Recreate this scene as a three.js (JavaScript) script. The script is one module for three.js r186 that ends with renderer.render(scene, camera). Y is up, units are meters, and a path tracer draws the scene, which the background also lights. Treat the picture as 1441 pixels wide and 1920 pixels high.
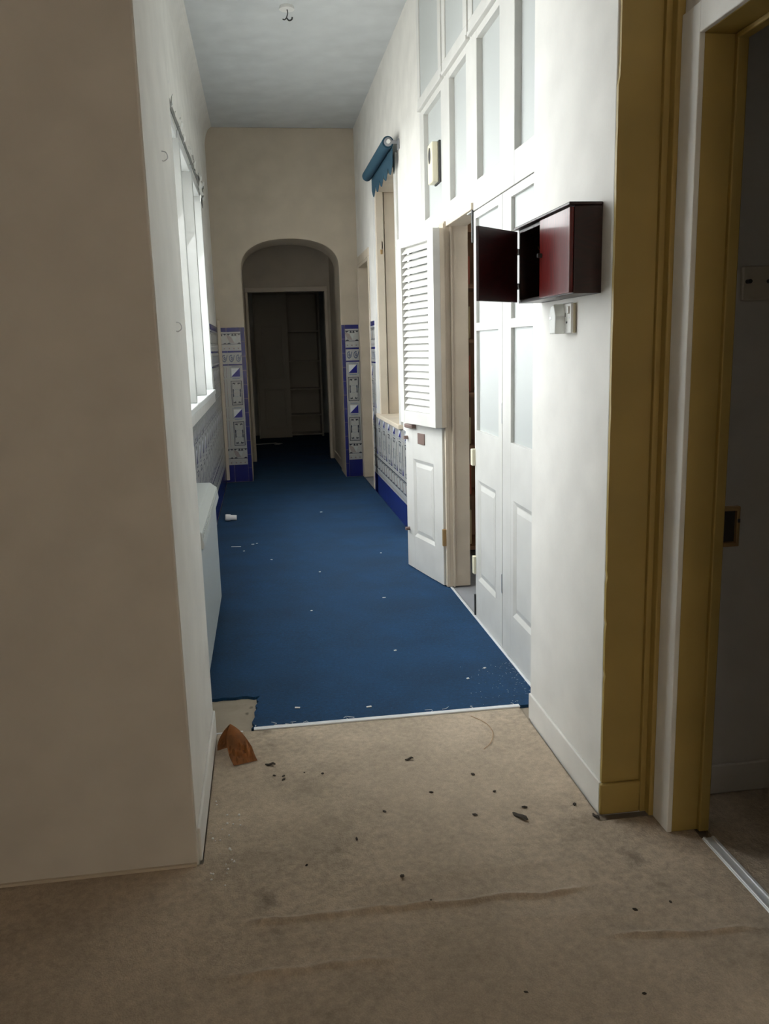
import * as THREE from 'three';
import { RoundedBoxGeometry } from 'three/addons/geometries/RoundedBoxGeometry.js';
import { mergeGeometries } from 'three/addons/utils/BufferGeometryUtils.js';
import { ImprovedNoise } from 'three/addons/math/ImprovedNoise.js';
import { RectAreaLightUniformsLib } from 'three/addons/lights/RectAreaLightUniformsLib.js';

// ---------- camera, sky, exposure ----------
const scene = new THREE.Scene();
const camera = new THREE.PerspectiveCamera(62.675, 1441 / 1920, 0.05, 200);
camera.position.set(0, 1.4, 0);
camera.rotation.set(-0.19368, -0.13889, -0.02777, 'YXZ');
scene.add(camera);
scene.background = new THREE.Color().setRGB(1.0, 1.0, 1.0);      // bright overcast sky
scene.backgroundIntensity = 4.4;
const renderer = new THREE.WebGLRenderer({ antialias: true });
renderer.toneMapping = THREE.LinearToneMapping;
renderer.toneMappingExposure = 1.95;
renderer.shadowMap.enabled = true;
RectAreaLightUniformsLib.init();
function daylight(w, h, pos, target, intensity, color) {             // the sky seen through a window opening
  const l = new THREE.RectAreaLight(color, intensity, w, h);
  l.position.set(...pos); l.lookAt(...target); l.name = 'window_daylight'; scene.add(l); return l;
}
daylight(4.8, 1.7, [-0.70, 1.92, -5.43], [0.6, 1.0, -5.43], 0.5, new THREE.Color().setRGB(1.0, 1.0, 1.0));
daylight(1.0, 2.2, [0.5, 1.45, 3.11], [0.5, 1.45, 0], 0.85, new THREE.Color().setRGB(1.0, 0.86, 0.70));

// ---------- helpers ----------
let seed = 20231;
const rnd = () => { seed = (seed * 1664525 + 1013904223) >>> 0; return seed / 4294967296; };
const rr = (a, b) => a + (b - a) * rnd();
const perlin = new ImprovedNoise();
const fbm = (x, y, z, o = 4) => { let s = 0, a = .5; for (let i = 0; i < o; i++) { s += a * perlin.noise(x, y, z); x *= 2.03; y *= 2.03; z += 7.7; a *= .5; } return s; };
const V = (x, y, z) => new THREE.Vector3(x, y, z);
const used = {};
function numbered(n) { if (!(n in used)) { used[n] = 0; return n; } used[n]++; return n + '_' + String(used[n]).padStart(3, '0'); }
function uvw(g) {                                                      // texture coordinates in metres, by the way a face points
  const q = g.index ? g.toNonIndexed() : g; const p = q.attributes.position, n = p.count, uv = new Float32Array(n * 2);
  const a = V(), b = V(), c = V(), m = V();
  for (let i = 0; i < n; i += 3) {
    a.fromBufferAttribute(p, i); b.fromBufferAttribute(p, i + 1); c.fromBufferAttribute(p, i + 2);
    m.copy(b).sub(a).cross(c.clone().sub(a)); const X = Math.abs(m.x), Y = Math.abs(m.y), Z = Math.abs(m.z);
    for (let k = 0; k < 3; k++) {
      const v = [a, b, c][k], j = (i + k) * 2;
      if (Y >= X && Y >= Z) { uv[j] = v.x; uv[j + 1] = v.z; } else if (X >= Z) { uv[j] = v.z; uv[j + 1] = v.y; } else { uv[j] = v.x; uv[j + 1] = v.y; }
    }
  }
  q.setAttribute('uv', new THREE.BufferAttribute(uv, 2));
  for (const k of Object.keys(q.attributes)) if (!['position', 'normal', 'uv'].includes(k)) q.deleteAttribute(k);
  return q;
}
function bx(x0, x1, y0, y1, z0, z1, r = 0) {
  const w = Math.abs(x1 - x0), h = Math.abs(y1 - y0), d = Math.abs(z1 - z0);
  const rad = Math.min(r, w * .45, h * .45, d * .45);
  const g = rad > 0 ? new RoundedBoxGeometry(w, h, d, 2, rad) : new THREE.BoxGeometry(w, h, d);
  g.translate((x0 + x1) / 2, (y0 + y1) / 2, (z0 + z1) / 2); return uvw(g);
}
const merge = (a) => a.length === 1 ? a[0] : mergeGeometries(a.map((g) => uvw(g)), false);
function tube(pts, r, seg = 24, rad = 8) { return uvw(new THREE.TubeGeometry(new THREE.CatmullRomCurve3(pts.map((p) => V(...p))), seg, r, rad, false)); }
function cyl(r0, r1, h, seg = 20) { return uvw(new THREE.CylinderGeometry(r0, r1, h, seg)); }
function mesh(name, geos, mat, parent) {
  const m = new THREE.Mesh(merge(Array.isArray(geos) ? geos : [geos]), mat);
  m.name = parent === scene ? numbered(name) : name; m.castShadow = m.receiveShadow = true; parent.add(m); return m;
}
function tag(o, label, category, group, kind) { o.userData.label = label; if (category) o.userData.category = category; if (group) o.userData.group = group; if (kind) o.userData.kind = kind; return o; }
function thing(name, label, category, pos = [0, 0, 0], group, kind) {
  const g = new THREE.Group(); g.name = numbered(name); g.position.set(...pos); scene.add(g); return tag(g, label, category, group, kind);
}
const struct = (name, geos, mat, label, category) => tag(mesh(name, geos, mat, scene), label, category, null, 'structure');

// ---------- textures ----------
function dataTex(n, fn, srgb) {
  const d = new Uint8Array(n * n * 4);
  for (let j = 0; j < n; j++) for (let i = 0; i < n; i++) { const c = fn(i / n, j / n), k = (j * n + i) * 4; for (let q = 0; q < 3; q++) d[k + q] = Math.max(0, Math.min(255, Math.round(255 * (c.length ? c[q] : c)))); d[k + 3] = 255; }
  const t = new THREE.DataTexture(d, n, n); t.wrapS = t.wrapT = THREE.RepeatWrapping; t.magFilter = THREE.LinearFilter; t.minFilter = THREE.LinearMipmapLinearFilter; t.generateMipmaps = true;
  if (srgb) t.colorSpace = THREE.SRGBColorSpace; t.needsUpdate = true; return t;
}
const wrapN = (u, v, f, z, o = 4) => { // tileable
  const a = fbm(u * f, v * f, z, o), b = fbm((u - 1) * f, v * f, z, o), c = fbm(u * f, (v - 1) * f, z, o), d = fbm((u - 1) * f, (v - 1) * f, z, o);
  const s = u * u * (3 - 2 * u), t = v * v * (3 - 2 * v); return (a * (1 - s) + b * s) * (1 - t) + (c * (1 - s) + d * s) * t;
};
const rep = (t, x, y = x) => { const c = t.clone(); c.repeat.set(x, y); c.needsUpdate = true; return c; };
const plasterBump = dataTex(512, (u, v) => .5 + .55 * wrapN(u, v, 6, 1.3, 3) + .12 * wrapN(u, v, 90, 4.2, 2));
const mottle = dataTex(512, (u, v) => { const n = wrapN(u, v, 5, 2.2, 5), g = .955 + .09 * n; return [g, g * .997, g * .985]; }, true);
const carpetBump = dataTex(512, (u, v) => .5 + .3 * wrapN(u, v, 120, 9.1, 2) + .35 * (rnd() - .5));
const beigeMap = dataTex(512, (u, v) => {
  const n = wrapN(u, v, 4, 5.1, 5), f = wrapN(u, v, 50, 3.3, 3), st = wrapN(u * 1, v, 9, 12.2, 4), s = Math.max(0, st - .22) * .6;
  const k = .93 + .22 * n + .2 * f + .1 * (rnd() - .5) - s; return [.75 * k, .685 * k, .605 * k];
}, true);
const blueMap = dataTex(512, (u, v) => {
  const n = wrapN(u, v, 4, 7.1, 5), f = wrapN(u, v, 70, 3.9, 2), k = .92 + .3 * n + .25 * f + .16 * (rnd() - .5); const l = rnd() > .9992 ? .25 : 0;
  return [.03 * k + l, .235 * k + l, .385 * k + l];
}, true);
const woodMap = dataTex(512, (u, v) => { const n = wrapN(u, v, 3, 8.8, 3), g = Math.sin((u * 26 + n * 9) * 6.283) * .5 + .5, k = .8 + .22 * g + .2 * wrapN(u, v, 40, 2, 2); return [.44 * k, .06 * k, .05 * k]; }, true);
const slabMap = dataTex(512, (u, v) => { const n = wrapN(u, v, 6, 3.7, 5), d = wrapN(u, v, 14, 6.1, 4), k = .9 + .2 * n - (d > .2 ? (d - .2) * 2.2 : 0); return [.70 * k, .65 * k, .58 * k]; }, true);
const boardMap = dataTex(256, (u, v) => { const n = wrapN(u, v, 5, 1.7, 5), k = .9 + .5 * n; return [.58 * k, .36 * k, .18 * k]; }, true);

function ring(x0, x1, y0, y1, z0, z1, b) {                             // sloping frame moulding: outer edge at x0, inner edge at x1, b wide
  const o = [[y0, z0], [y0, z1], [y1, z1], [y1, z0]], n = [[y0 + b, z0 + b], [y0 + b, z1 - b], [y1 - b, z1 - b], [y1 - b, z0 + b]], p = [];
  for (let i = 0; i < 4; i++) { const k = (i + 1) % 4, A = [x0, ...o[i]], B = [x0, ...o[k]], C = [x1, ...n[k]], E = [x1, ...n[i]]; p.push(...A, ...B, ...C, ...A, ...C, ...E); }
  const g = new THREE.BufferGeometry(); g.setAttribute('position', new THREE.Float32BufferAttribute(p, 3)); g.computeVertexNormals(); return uvw(g);
}
function canvasTex(w, h, draw) { const c = document.createElement('canvas'); c.width = w; c.height = h; draw(c.getContext('2d'), w, h); const t = new THREE.CanvasTexture(c); t.colorSpace = THREE.SRGBColorSpace; t.anisotropy = 8; return t; }

// ---------- materials ----------
const rgb = (r, g, b) => new THREE.Color().setRGB(r, g, b);
function paint(color, o = {}) { return new THREE.MeshStandardMaterial({ color, roughness: .75, map: mottle, bumpMap: plasterBump, bumpScale: .0012, ...o }); }
const M = {
  white: paint(rgb(.82, .81, .79)),
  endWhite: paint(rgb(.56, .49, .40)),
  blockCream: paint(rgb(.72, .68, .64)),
  ceiling: paint(rgb(.68, .71, .74), { bumpScale: .0004 }),
  ochre: paint(rgb(.42, .30, .085), { roughness: .5, bumpScale: .0012 }),
  creamTrim: paint(rgb(.66, .58, .48), { roughness: .5, bumpScale: .0008 }),
  gloss: new THREE.MeshStandardMaterial({ color: rgb(.68, .68, .67), roughness: .38, map: mottle }),
  winWhite: new THREE.MeshStandardMaterial({ color: rgb(.60, .62, .62), roughness: .5 }),
  postGrey: new THREE.MeshStandardMaterial({ color: rgb(.50, .52, .53), roughness: .55, map: mottle }),
  beige: new THREE.MeshStandardMaterial({ map: beigeMap, roughness: .97, bumpMap: carpetBump, bumpScale: .004 }),
  blue: new THREE.MeshStandardMaterial({ map: blueMap, roughness: .97, bumpMap: rep(carpetBump, 2), bumpScale: .004 }),
  slab: new THREE.MeshStandardMaterial({ map: rep(slabMap, 1.5), roughness: .9, bumpMap: plasterBump, bumpScale: .004 }),
  grey: new THREE.MeshStandardMaterial({ color: rgb(.30, .31, .34), roughness: .9, map: mottle }),
  metal: new THREE.MeshStandardMaterial({ color: rgb(.75, .76, .78), roughness: .35, metalness: .9 }),
  alu: new THREE.MeshStandardMaterial({ color: rgb(.82, .84, .86), roughness: .38, metalness: .35 }),
  brass: new THREE.MeshStandardMaterial({ color: rgb(.40, .26, .12), roughness: .5, metalness: .6 }),
  dark: new THREE.MeshStandardMaterial({ color: rgb(.035, .035, .035), roughness: .5 }),
  bronze: new THREE.MeshStandardMaterial({ color: rgb(.22, .15, .13), roughness: .45, metalness: .3 }),
  mahogany: new THREE.MeshPhysicalMaterial({ map: rep(woodMap, 3, .6), roughness: .3, clearcoat: .35, clearcoatRoughness: .08 }),
  mahoganyDark: new THREE.MeshPhysicalMaterial({ color: rgb(.14, .28, .34), map: rep(woodMap, .6, 3), roughness: .4, clearcoat: .25, clearcoatRoughness: .2 }),
  plastic: new THREE.MeshStandardMaterial({ color: rgb(.80, .80, .78), roughness: .35 }),
  cream: new THREE.MeshStandardMaterial({ color: rgb(.74, .70, .54), roughness: .45 }),
  heater: new THREE.MeshStandardMaterial({ color: rgb(.46, .49, .48), roughness: .42 }),
  teal: new THREE.MeshStandardMaterial({ color: rgb(.008, .05, .085), roughness: .85 }),
  frosted: new THREE.MeshPhysicalMaterial({ color: rgb(.60, .63, .62), roughness: .45, transmission: .35, thickness: 0 }),
  net: new THREE.MeshStandardMaterial({ color: rgb(.62, .62, .60), roughness: .95 }),
  cupboard: new THREE.MeshStandardMaterial({ color: rgb(.50, .45, .37), roughness: .6 }),
  added_curtain: new THREE.MeshPhysicalMaterial({ color: rgb(.90, .76, .60), roughness: 1, transmission: .6, thickness: 0 }),
  glass: new THREE.MeshPhysicalMaterial({ color: rgb(.97, .99, .99), roughness: 0, transmission: 1, thickness: 0, ior: 1.45 }),
  clearPlastic: new THREE.MeshPhysicalMaterial({ color: rgb(.80, .81, .78), roughness: .2, transmission: .6, thickness: 0 }),
  rawPlaster: new THREE.MeshStandardMaterial({ color: rgb(.20, .20, .19), roughness: .95, bumpMap: plasterBump, bumpScale: .006 }),
  flake: new THREE.MeshStandardMaterial({ color: rgb(.80, .80, .78), roughness: .9 }),
  cardboard: new THREE.MeshStandardMaterial({ map: rep(boardMap, 4), roughness: .85, bumpMap: plasterBump, bumpScale: .003 }),
  cardEdge: new THREE.MeshStandardMaterial({ color: rgb(.42, .27, .15), roughness: .9 }),
  leaf: new THREE.MeshStandardMaterial({ color: rgb(.055, .045, .035), roughness: .9 }),
  cobalt: new THREE.MeshPhysicalMaterial({ color: rgb(.008, .013, .15), roughness: .25 }),
  shelfWood: new THREE.MeshStandardMaterial({ color: rgb(.20, .10, .045), roughness: .6 }),
  bookA: new THREE.MeshStandardMaterial({ color: rgb(.30, .07, .03), roughness: .7 }),
  bookB: new THREE.MeshStandardMaterial({ color: rgb(.42, .33, .18), roughness: .7 }),
  court: paint(rgb(.42, .41, .39)),
};

// ---------- the setting ----------
const H = 3.62;
struct('floor', [bx(-2.6, 1.21, -.2, -.012, -2.2, 3.2), bx(-.75, 1.12, -.2, -.012, -9.55, -2.2), bx(-.75, 1.4, -.2, -.012, -14.4, -9.55)], M.slab, 'pale bare screed floor showing where the blue carpet is torn away', 'floor');
struct('ceiling', [bx(-.75, 1.3, H, H + .15, -9.4, -2.16)], M.ceiling, 'pale blue grey painted ceiling of the corridor', 'ceiling');
struct('ceiling', [bx(-2.75, 1.3, H, H + .15, -2.16, 3.4)], M.blockCream, 'ceiling of the near room', 'ceiling');
// corridor window wall
let covePrism;
const WZ0 = -3.0, WZ1 = -7.87, WY0 = 1.065, WY1 = 2.78, WYN = 3.2, LX = -.44;
const wl = struct('wall_left', [bx(-.75, LX, -.2, WY0 - .05, -9.4, -2.97), bx(-.75, LX, WY1, H, -9.4, -4.79), bx(-.75, LX, WYN, H, -4.79, -2.97), bx(-.75, LX, WY0 - .05, WY1, -9.4, WZ1), bx(-.75, LX, WY0 - .05, WY1, WZ0, -2.97)], M.white, 'white corridor wall with the long bright window and blue tiled dado', 'wall');
{ const sh = new THREE.Shape(); sh.moveTo(LX, 3.46); sh.quadraticCurveTo(LX + .015, 3.6, LX + .075, H); sh.lineTo(LX, H); sh.closePath(); covePrism = uvw(new THREE.ExtrudeGeometry(sh, { depth: 6.23, bevelEnabled: false, curveSegments: 8 })); covePrism.translate(0, 0, -9.2); }
struct('trim_1', [covePrism], M.white, 'white coved cornice running along the top of the window wall', 'trim');
// the deep near wall on the left: its front faces the near room
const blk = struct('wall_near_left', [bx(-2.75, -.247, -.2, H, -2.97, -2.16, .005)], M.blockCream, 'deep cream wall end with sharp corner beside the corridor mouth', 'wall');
mesh('lit_side_skin', [bx(-.2475, -.2445, -.01, H, -2.968, -2.163)], M.white, blk);  // white skin over the same cream wall, painting in the window light on this side
struct('baseboard_left', [bx(-.246, -.236, 0.004, .105, -2.965, -2.175, .006)], M.white, 'white painted skirting board on the side of the deep cream wall', 'baseboard');
struct('baseboard_near', [bx(-2.6, -.25, 0.004, .012, -2.162, -2.152)], M.creamTrim, 'thin cream bead at the foot of the deep cream wall', 'baseboard');
// right pier
struct('wall_near_right', [bx(.94, 1.10, -.2, H, -2.885, -2.212, .006)], M.white, 'short white wall carrying the mahogany key cabinet', 'wall');
{ // ochre painted end of the pier with a chipped edge
  const s = new THREE.Shape(); s.moveTo(1.064, 0); s.lineTo(1.064, H);
  for (let y = H; y >= 0; y -= .02) s.lineTo(.9405 + .003 * Math.max(-.3, fbm(y * 9, 2.2, .4, 4)) + (y > 2.05 ? .004 : 0) + (rnd() > .93 ? .003 : 0), Math.max(0, y));
  const g = new THREE.ExtrudeGeometry(s, { depth: .012, bevelEnabled: false }); g.translate(0, 0, -2.2125);
  const p = struct('wall_pier_end', [uvw(g)], M.ochre, 'ochre painted end of the short wall with chipped edge', 'wall');
  mesh('moulding', [bx(1.056, 1.074, .004, H, -2.203, -2.186, .003)], M.ochre, p);
  mesh('moulding', [bx(1.072, 1.094, .004, H, -2.206, -2.158, .004)], M.ochre, p);
}
struct('baseboard_right', [bx(.932, .941, 0.004, .105, -2.88, -2.2, .006)], M.white, 'white skirting along the short wall under the key cabinet', 'baseboard');
struct('baseboard_pier', [bx(.932, 1.057, 0.004, .104, -2.2015, -2.187, .006)], M.ochre, 'ochre skirting across the end of the short wall', 'baseboard');
// right wall of the near room with its doorway
const DZ = -2.067, DH = 2.12, DZN = -1.50;
struct('wall_near_room_right', [bx(1.094, 1.21, -.2, H, -2.20, DZ - .045), bx(1.094, 1.21, DH + .07, H, DZ - .045, DZN), bx(1.094, 1.21, -.2, H, DZN, 3.2)], M.white, 'white wall over the dark side doorway', 'wall');
{
  const d = thing('door_1', 'cream and ochre timber frame of the dark side doorway', 'door frame', [0, 0, 0], null, 'structure');
  mesh('jamb', [bx(1.098, 1.196, .004, DH, DZ - .05, DZ, .003)], M.ochre, d);
  mesh('architrave', [bx(1.084, 1.099, .004, DH + .07, -2.158, DZ + .001, .003), bx(1.084, 1.099, DH, DH + .07, DZ, DZN, .003)], M.white, d);
  mesh('lintel', [bx(1.098, 1.21, DH, DH + .07, DZ - .045, DZN, .003)], M.ochre, d);
  mesh('door_stop', [bx(1.176, 1.206, .004, DH, DZ - .01, DZ + .014, .004), bx(1.176, 1.206, DH - .014, DH, DZ, DZN, .004)], M.ochre, d);
}
// dark side room through that doorway
struct('wall_side_room', [bx(1.21, 3.2, -.2, 2.9, -2.40, -2.25), bx(3.2, 3.35, -.2, 2.9, -2.4, 1.2), bx(1.21, 3.35, -.2, 2.9, 1.2, 1.35)], M.blockCream, 'cream wall inside the dark side room', 'wall');
struct('ceiling', [bx(1.21, 3.35, 2.9, 3.0, -2.4, 1.35)], M.blockCream, 'ceiling of the dark side room', 'ceiling');
struct('floor', [bx(1.205, 3.2, -.2, .002, -2.25, 1.2)], M.beige, 'carpeted floor inside the dark side room', 'floor');
struct('baseboard_side_room', [bx(1.21, 3.2, .003, .10, -2.25, -2.237, .005)], M.blockCream, 'cream skirting inside the dark side room', 'baseboard');
// near room behind the camera: back wall with a tall glazed door opening, left wall
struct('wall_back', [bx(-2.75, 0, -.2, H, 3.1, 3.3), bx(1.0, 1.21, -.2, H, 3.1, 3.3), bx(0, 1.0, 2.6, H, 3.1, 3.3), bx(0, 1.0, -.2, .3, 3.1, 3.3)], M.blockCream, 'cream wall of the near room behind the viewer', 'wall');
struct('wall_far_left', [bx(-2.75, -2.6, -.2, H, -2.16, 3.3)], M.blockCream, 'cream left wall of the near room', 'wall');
{
  const w = thing('window_2', 'window of the near room behind the viewer', 'window', [0, 0, 0], null, 'structure');
  mesh('frame', [bx(0, .06, .3, 2.6, 3.2, 3.26), bx(.94, 1, .3, 2.6, 3.2, 3.26), bx(.47, .53, .3, 2.6, 3.2, 3.26), bx(0, 1, .3, .36, 3.2, 3.26), bx(0, 1, 2.54, 2.6, 3.2, 3.26)], M.winWhite, w);
  mesh('pane', [bx(.06, .47, .36, 2.54, 3.225, 3.23)], M.glass, w); mesh('pane', [bx(.53, .94, .36, 2.54, 3.225, 3.23)], M.glass, w);
  const c = new THREE.PlaneGeometry(1.0, 2.3, 60, 1), p = c.attributes.position; for (let i = 0; i < p.count; i++) p.setZ(i, .015 * Math.sin(p.getX(i) * 50)); c.computeVertexNormals(); c.translate(.5, 1.45, 3.15);
  mesh('added_curtain', [uvw(c)], M.added_curtain, w);  // unseen curtain added to warm and dim the light from this window
}
// added unseen wing that blocks sky from the corridor end; ground below the windows
tag(mesh('added_sky_blocker', [bx(-8, -2.76, -4, 9, -2.9, 3.3), bx(-2.76, -.8, 3.78, 9, -2.9, 3.3)], M.court, scene), 'added unseen grey building wing outside that keeps sky light off the corridor end', 'building', null, 'structure');
struct('ground', [bx(-40, -.8, -4.2, -4, -30, 25), bx(-.8, 30, -4.2, -4, 3.5, 25)], M.court, 'grey yard outside, below the windows', 'ground');

// corridor right wall beyond the glazed partition
const RX = 1.07;
const wr = struct('wall_right', [bx(RX, 1.27, -.2, H, -6.55, -5.42), bx(RX, 1.27, 2.76, H, -7.66, -6.55), bx(RX, 1.27, -.2, .80, -7.66, -6.55), bx(RX, 1.27, -.2, H, -8.28, -7.66), bx(RX, 1.27, 2.27, H, -9.12, -8.28), bx(RX, 1.27, -.2, H, -9.4, -9.12)], M.white, 'white corridor wall with teal blind, side window and tiled dado', 'wall');
// end wall with the arch
const EZ = -9.2, AX0 = -.15, AX1 = .87, SPR = 2.24, ATOP = 2.535, ATH = .55;
let we;
{
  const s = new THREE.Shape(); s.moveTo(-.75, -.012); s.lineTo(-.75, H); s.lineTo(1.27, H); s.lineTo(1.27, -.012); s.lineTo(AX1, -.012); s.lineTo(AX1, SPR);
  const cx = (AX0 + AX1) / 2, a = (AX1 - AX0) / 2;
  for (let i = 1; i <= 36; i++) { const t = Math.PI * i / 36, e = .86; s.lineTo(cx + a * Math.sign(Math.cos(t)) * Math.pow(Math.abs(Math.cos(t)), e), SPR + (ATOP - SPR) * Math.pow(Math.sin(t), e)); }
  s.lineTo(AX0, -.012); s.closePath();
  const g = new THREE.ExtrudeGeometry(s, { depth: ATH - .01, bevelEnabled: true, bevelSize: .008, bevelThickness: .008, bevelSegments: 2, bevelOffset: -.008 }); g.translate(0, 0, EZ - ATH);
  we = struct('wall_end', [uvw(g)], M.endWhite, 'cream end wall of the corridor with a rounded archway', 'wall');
}
// passage behind the arch
const PZ = EZ - ATH, FZ = -10.85;
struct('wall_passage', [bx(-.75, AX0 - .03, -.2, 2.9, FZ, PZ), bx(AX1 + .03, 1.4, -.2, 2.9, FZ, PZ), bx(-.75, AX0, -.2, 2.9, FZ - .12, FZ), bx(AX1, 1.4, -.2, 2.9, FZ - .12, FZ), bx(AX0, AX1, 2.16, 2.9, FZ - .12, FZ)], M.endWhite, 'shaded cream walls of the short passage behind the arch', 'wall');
struct('ceiling', [bx(-.75, 1.4, 2.9, 3, -14.4, PZ)], M.ceiling, 'low ceiling of the dark passage', 'ceiling');
{
  const d = thing('door_2', 'cream timber door frame at the end of the passage behind the arch', 'door frame', [0, 0, 0], null, 'structure');
  mesh('jamb', [bx(AX0 + .002, -.115, .004, 2.105, FZ - .118, FZ + .03, .005)], M.creamTrim, d);
  mesh('jamb', [bx(.83, AX1 - .002, .004, 2.105, FZ - .118, FZ + .03, .005)], M.creamTrim, d);
  mesh('lintel', [bx(AX0 + .002, AX1 - .002, 2.105, 2.165, FZ - .118, FZ + .03, .005)], M.creamTrim, d);
  mesh('baseboard', [bx(AX1 + .012, AX1 + .03, .004, .1, FZ + .002, PZ, .004)], M.creamTrim, d);
}
struct('wall_dark_room', [bx(-.75, -.62, -.2, 2.9, -14.4, FZ - .12), bx(1.3, 1.4, -.2, 2.9, -14.4, FZ - .12), bx(-.75, 1.4, -.2, 2.9, -14.4, -14.25)], M.white, 'wall of the dark room at the far end', 'wall');

// carpets
const ridges = [[-.15, .80, -1.875, .03, .012, .016], [.70, 1.14, -1.665, .12, .011, .015], [-.20, .28, -1.705, .02, .010, .018], [.45, .95, -1.77, .1, .004, .03], [-.5, .3, -1.5, .06, .008, .03], [.1, .9, -1.99, .04, .003, .03]];
function carpetGeo(x0, x1, z0, z1, nx, nz, fn) {
  const pos = [], uv = [], idx = [];
  for (let j = 0; j <= nz; j++) for (let i = 0; i <= nx; i++) { const x = x0 + (x1 - x0) * i / nx, z = z0 + (z1 - z0) * j / nz; pos.push(x, fn(x, z), z); uv.push(x, z); }
  for (let j = 0; j < nz; j++) for (let i = 0; i < nx; i++) { const a = j * (nx + 1) + i, b = a + 1, c = a + nx + 1, d = c + 1; idx.push(a, c, b, b, c, d); }
  const g = new THREE.BufferGeometry(); g.setAttribute('position', new THREE.Float32BufferAttribute(pos, 3)); g.setAttribute('uv', new THREE.Float32BufferAttribute(uv, 2)); g.setIndex(idx); g.computeVertexNormals(); return g;
}
const beigeY = (x, z) => {
  let y = .004 + .0018 * fbm(x * 3, z * 5, 1.1, 3);
  for (const [a, b, zc, sl, h, w] of ridges) { const e = Math.min(1, Math.max(0, (x - a) / .12)) * Math.min(1, Math.max(0, (b - x) / .12)); if (e <= 0) continue; const c = zc + sl * (x - (a + b) / 2) + .03 * fbm(x * 5, zc * 10, 3, 3); const d = (z - c) / (w * .7); y += 1.25 * h * e * (.7 + .8 * fbm(x * 9, zc, 8, 2)) * (d > 0 ? Math.exp(-d * d * 3) : Math.exp(-d * d * .8)); }
  return y;
};
{
  const o = thing('beige_carpet', 'worn beige carpet of the near room, rucked and dusty', 'carpet');
  const gs = [carpetGeo(-.233, .926, -2.9735, -2.19, 90, 60, beigeY), carpetGeo(-1.0, 1.168, -2.16, -1.1, 260, 220, beigeY), carpetGeo(-2.6, -1.0, -2.16, -1.1, 30, 20, beigeY), carpetGeo(-2.6, 1.168, -1.1, 3.1, 60, 60, beigeY), carpetGeo(-.233, .926, -2.19, -2.16, 90, 3, beigeY)];
  for (const g of gs) for (const k of ['position', 'uv', 'normal']) g.attributes[k];
  const m = new THREE.Mesh(mergeGeometries(gs), M.beige); m.name = 'pile'; m.castShadow = m.receiveShadow = true; o.add(m);
}
{ // blue carpet, with the torn corner left out
  const pts = [[LX + .012, -9.7], [LX + .012, -3.33]];
  for (let i = 0; i <= 14; i++) pts.push([LX + .012 + .35 * i / 14, -3.315 + .004 * Math.sin(i * 2.1) + (i > 12 ? .012 : 0)]);
  const tear = [[-.078, -3.305], [-.092, -3.27], [-.083, -3.25], [-.096, -3.21], [-.088, -3.19], [-.1, -3.15], [-.096, -3.11], [-.108, -3.06], [-.1, -3.03], [-.11, -3.005]];
  for (const t of tear) pts.push(t);
  for (let i = 0; i <= 20; i++) pts.push([-.11 + (1.032 + .11) * i / 20, -3.003 + rr(-.002, .002)]);
  pts.push([1.034, -3.2], [1.034, -5.42], [RX - .004, -5.43], [RX - .01, -9.186], [LX + .012, -9.186]);
  pts.shift();
  const s = new THREE.Shape(pts.map(([x, z]) => new THREE.Vector2(x, -z)));
  const g = new THREE.ExtrudeGeometry(s, { depth: .013, bevelEnabled: false }); g.rotateX(-Math.PI / 2); g.translate(0, -.0118, 0);
  const o = thing('blue_carpet', 'blue corridor carpet torn at one corner near the doorway strip', 'carpet');
  mesh('pile', [uvw(g)], M.blue, o);
  // frayed threads along the cut
  for (let i = 0; i < 16; i++) { const x = i < 11 ? rr(.0, 1.0) : rr(-.1, .1), z = -3.01 + rr(-.02, .01); mesh('frayed_thread', [tube([[x, .003, z], [x + rr(-.015, .015), .006, z + rr(-.012, .008)], [x + rr(-.03, .03), .004, z + rr(-.02, .012)]], .0009, 6, 4)], M.flake, o); }
}
struct('floor', [bx(AX0 + .002, AX1 - .002, -.012, .001, PZ, -9.186), bx(AX0 - .03, AX1 + .03, -.012, .001, FZ, PZ), bx(AX0 + .03, AX1 - .035, -.012, .001, FZ - .12, FZ), bx(-.62, 1.3, -.012, .001, -14.25, FZ - .12)], M.blue, 'blue carpeted floor of the dark passage behind the arch', 'floor');
{
  const o = thing('threshold_strip', 'thin pale metal strip between the blue and beige carpets', 'threshold strip');
  mesh('bar', [bx(-.10, .93, .002, .010, -2.998, -2.975, .003)], M.alu, o);
  mesh('bar', [bx(-.245, -.14, .000, .005, -2.986, -2.976, .002)], M.metal, o);
}
{
  const o = thing('door_threshold_strip', 'grooved aluminium strip on the floor of the dark side doorway', 'threshold strip');
  mesh('bar', [bx(1.166, 1.206, .002, .007, -2.02, -1.50, .002)], M.alu, o);
  mesh('ridge', [bx(1.169, 1.177, .006, .0105, -2.02, -1.50, .002), bx(1.194, 1.203, .006, .0105, -2.02, -1.50, .002)], M.alu, o);
}

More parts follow.
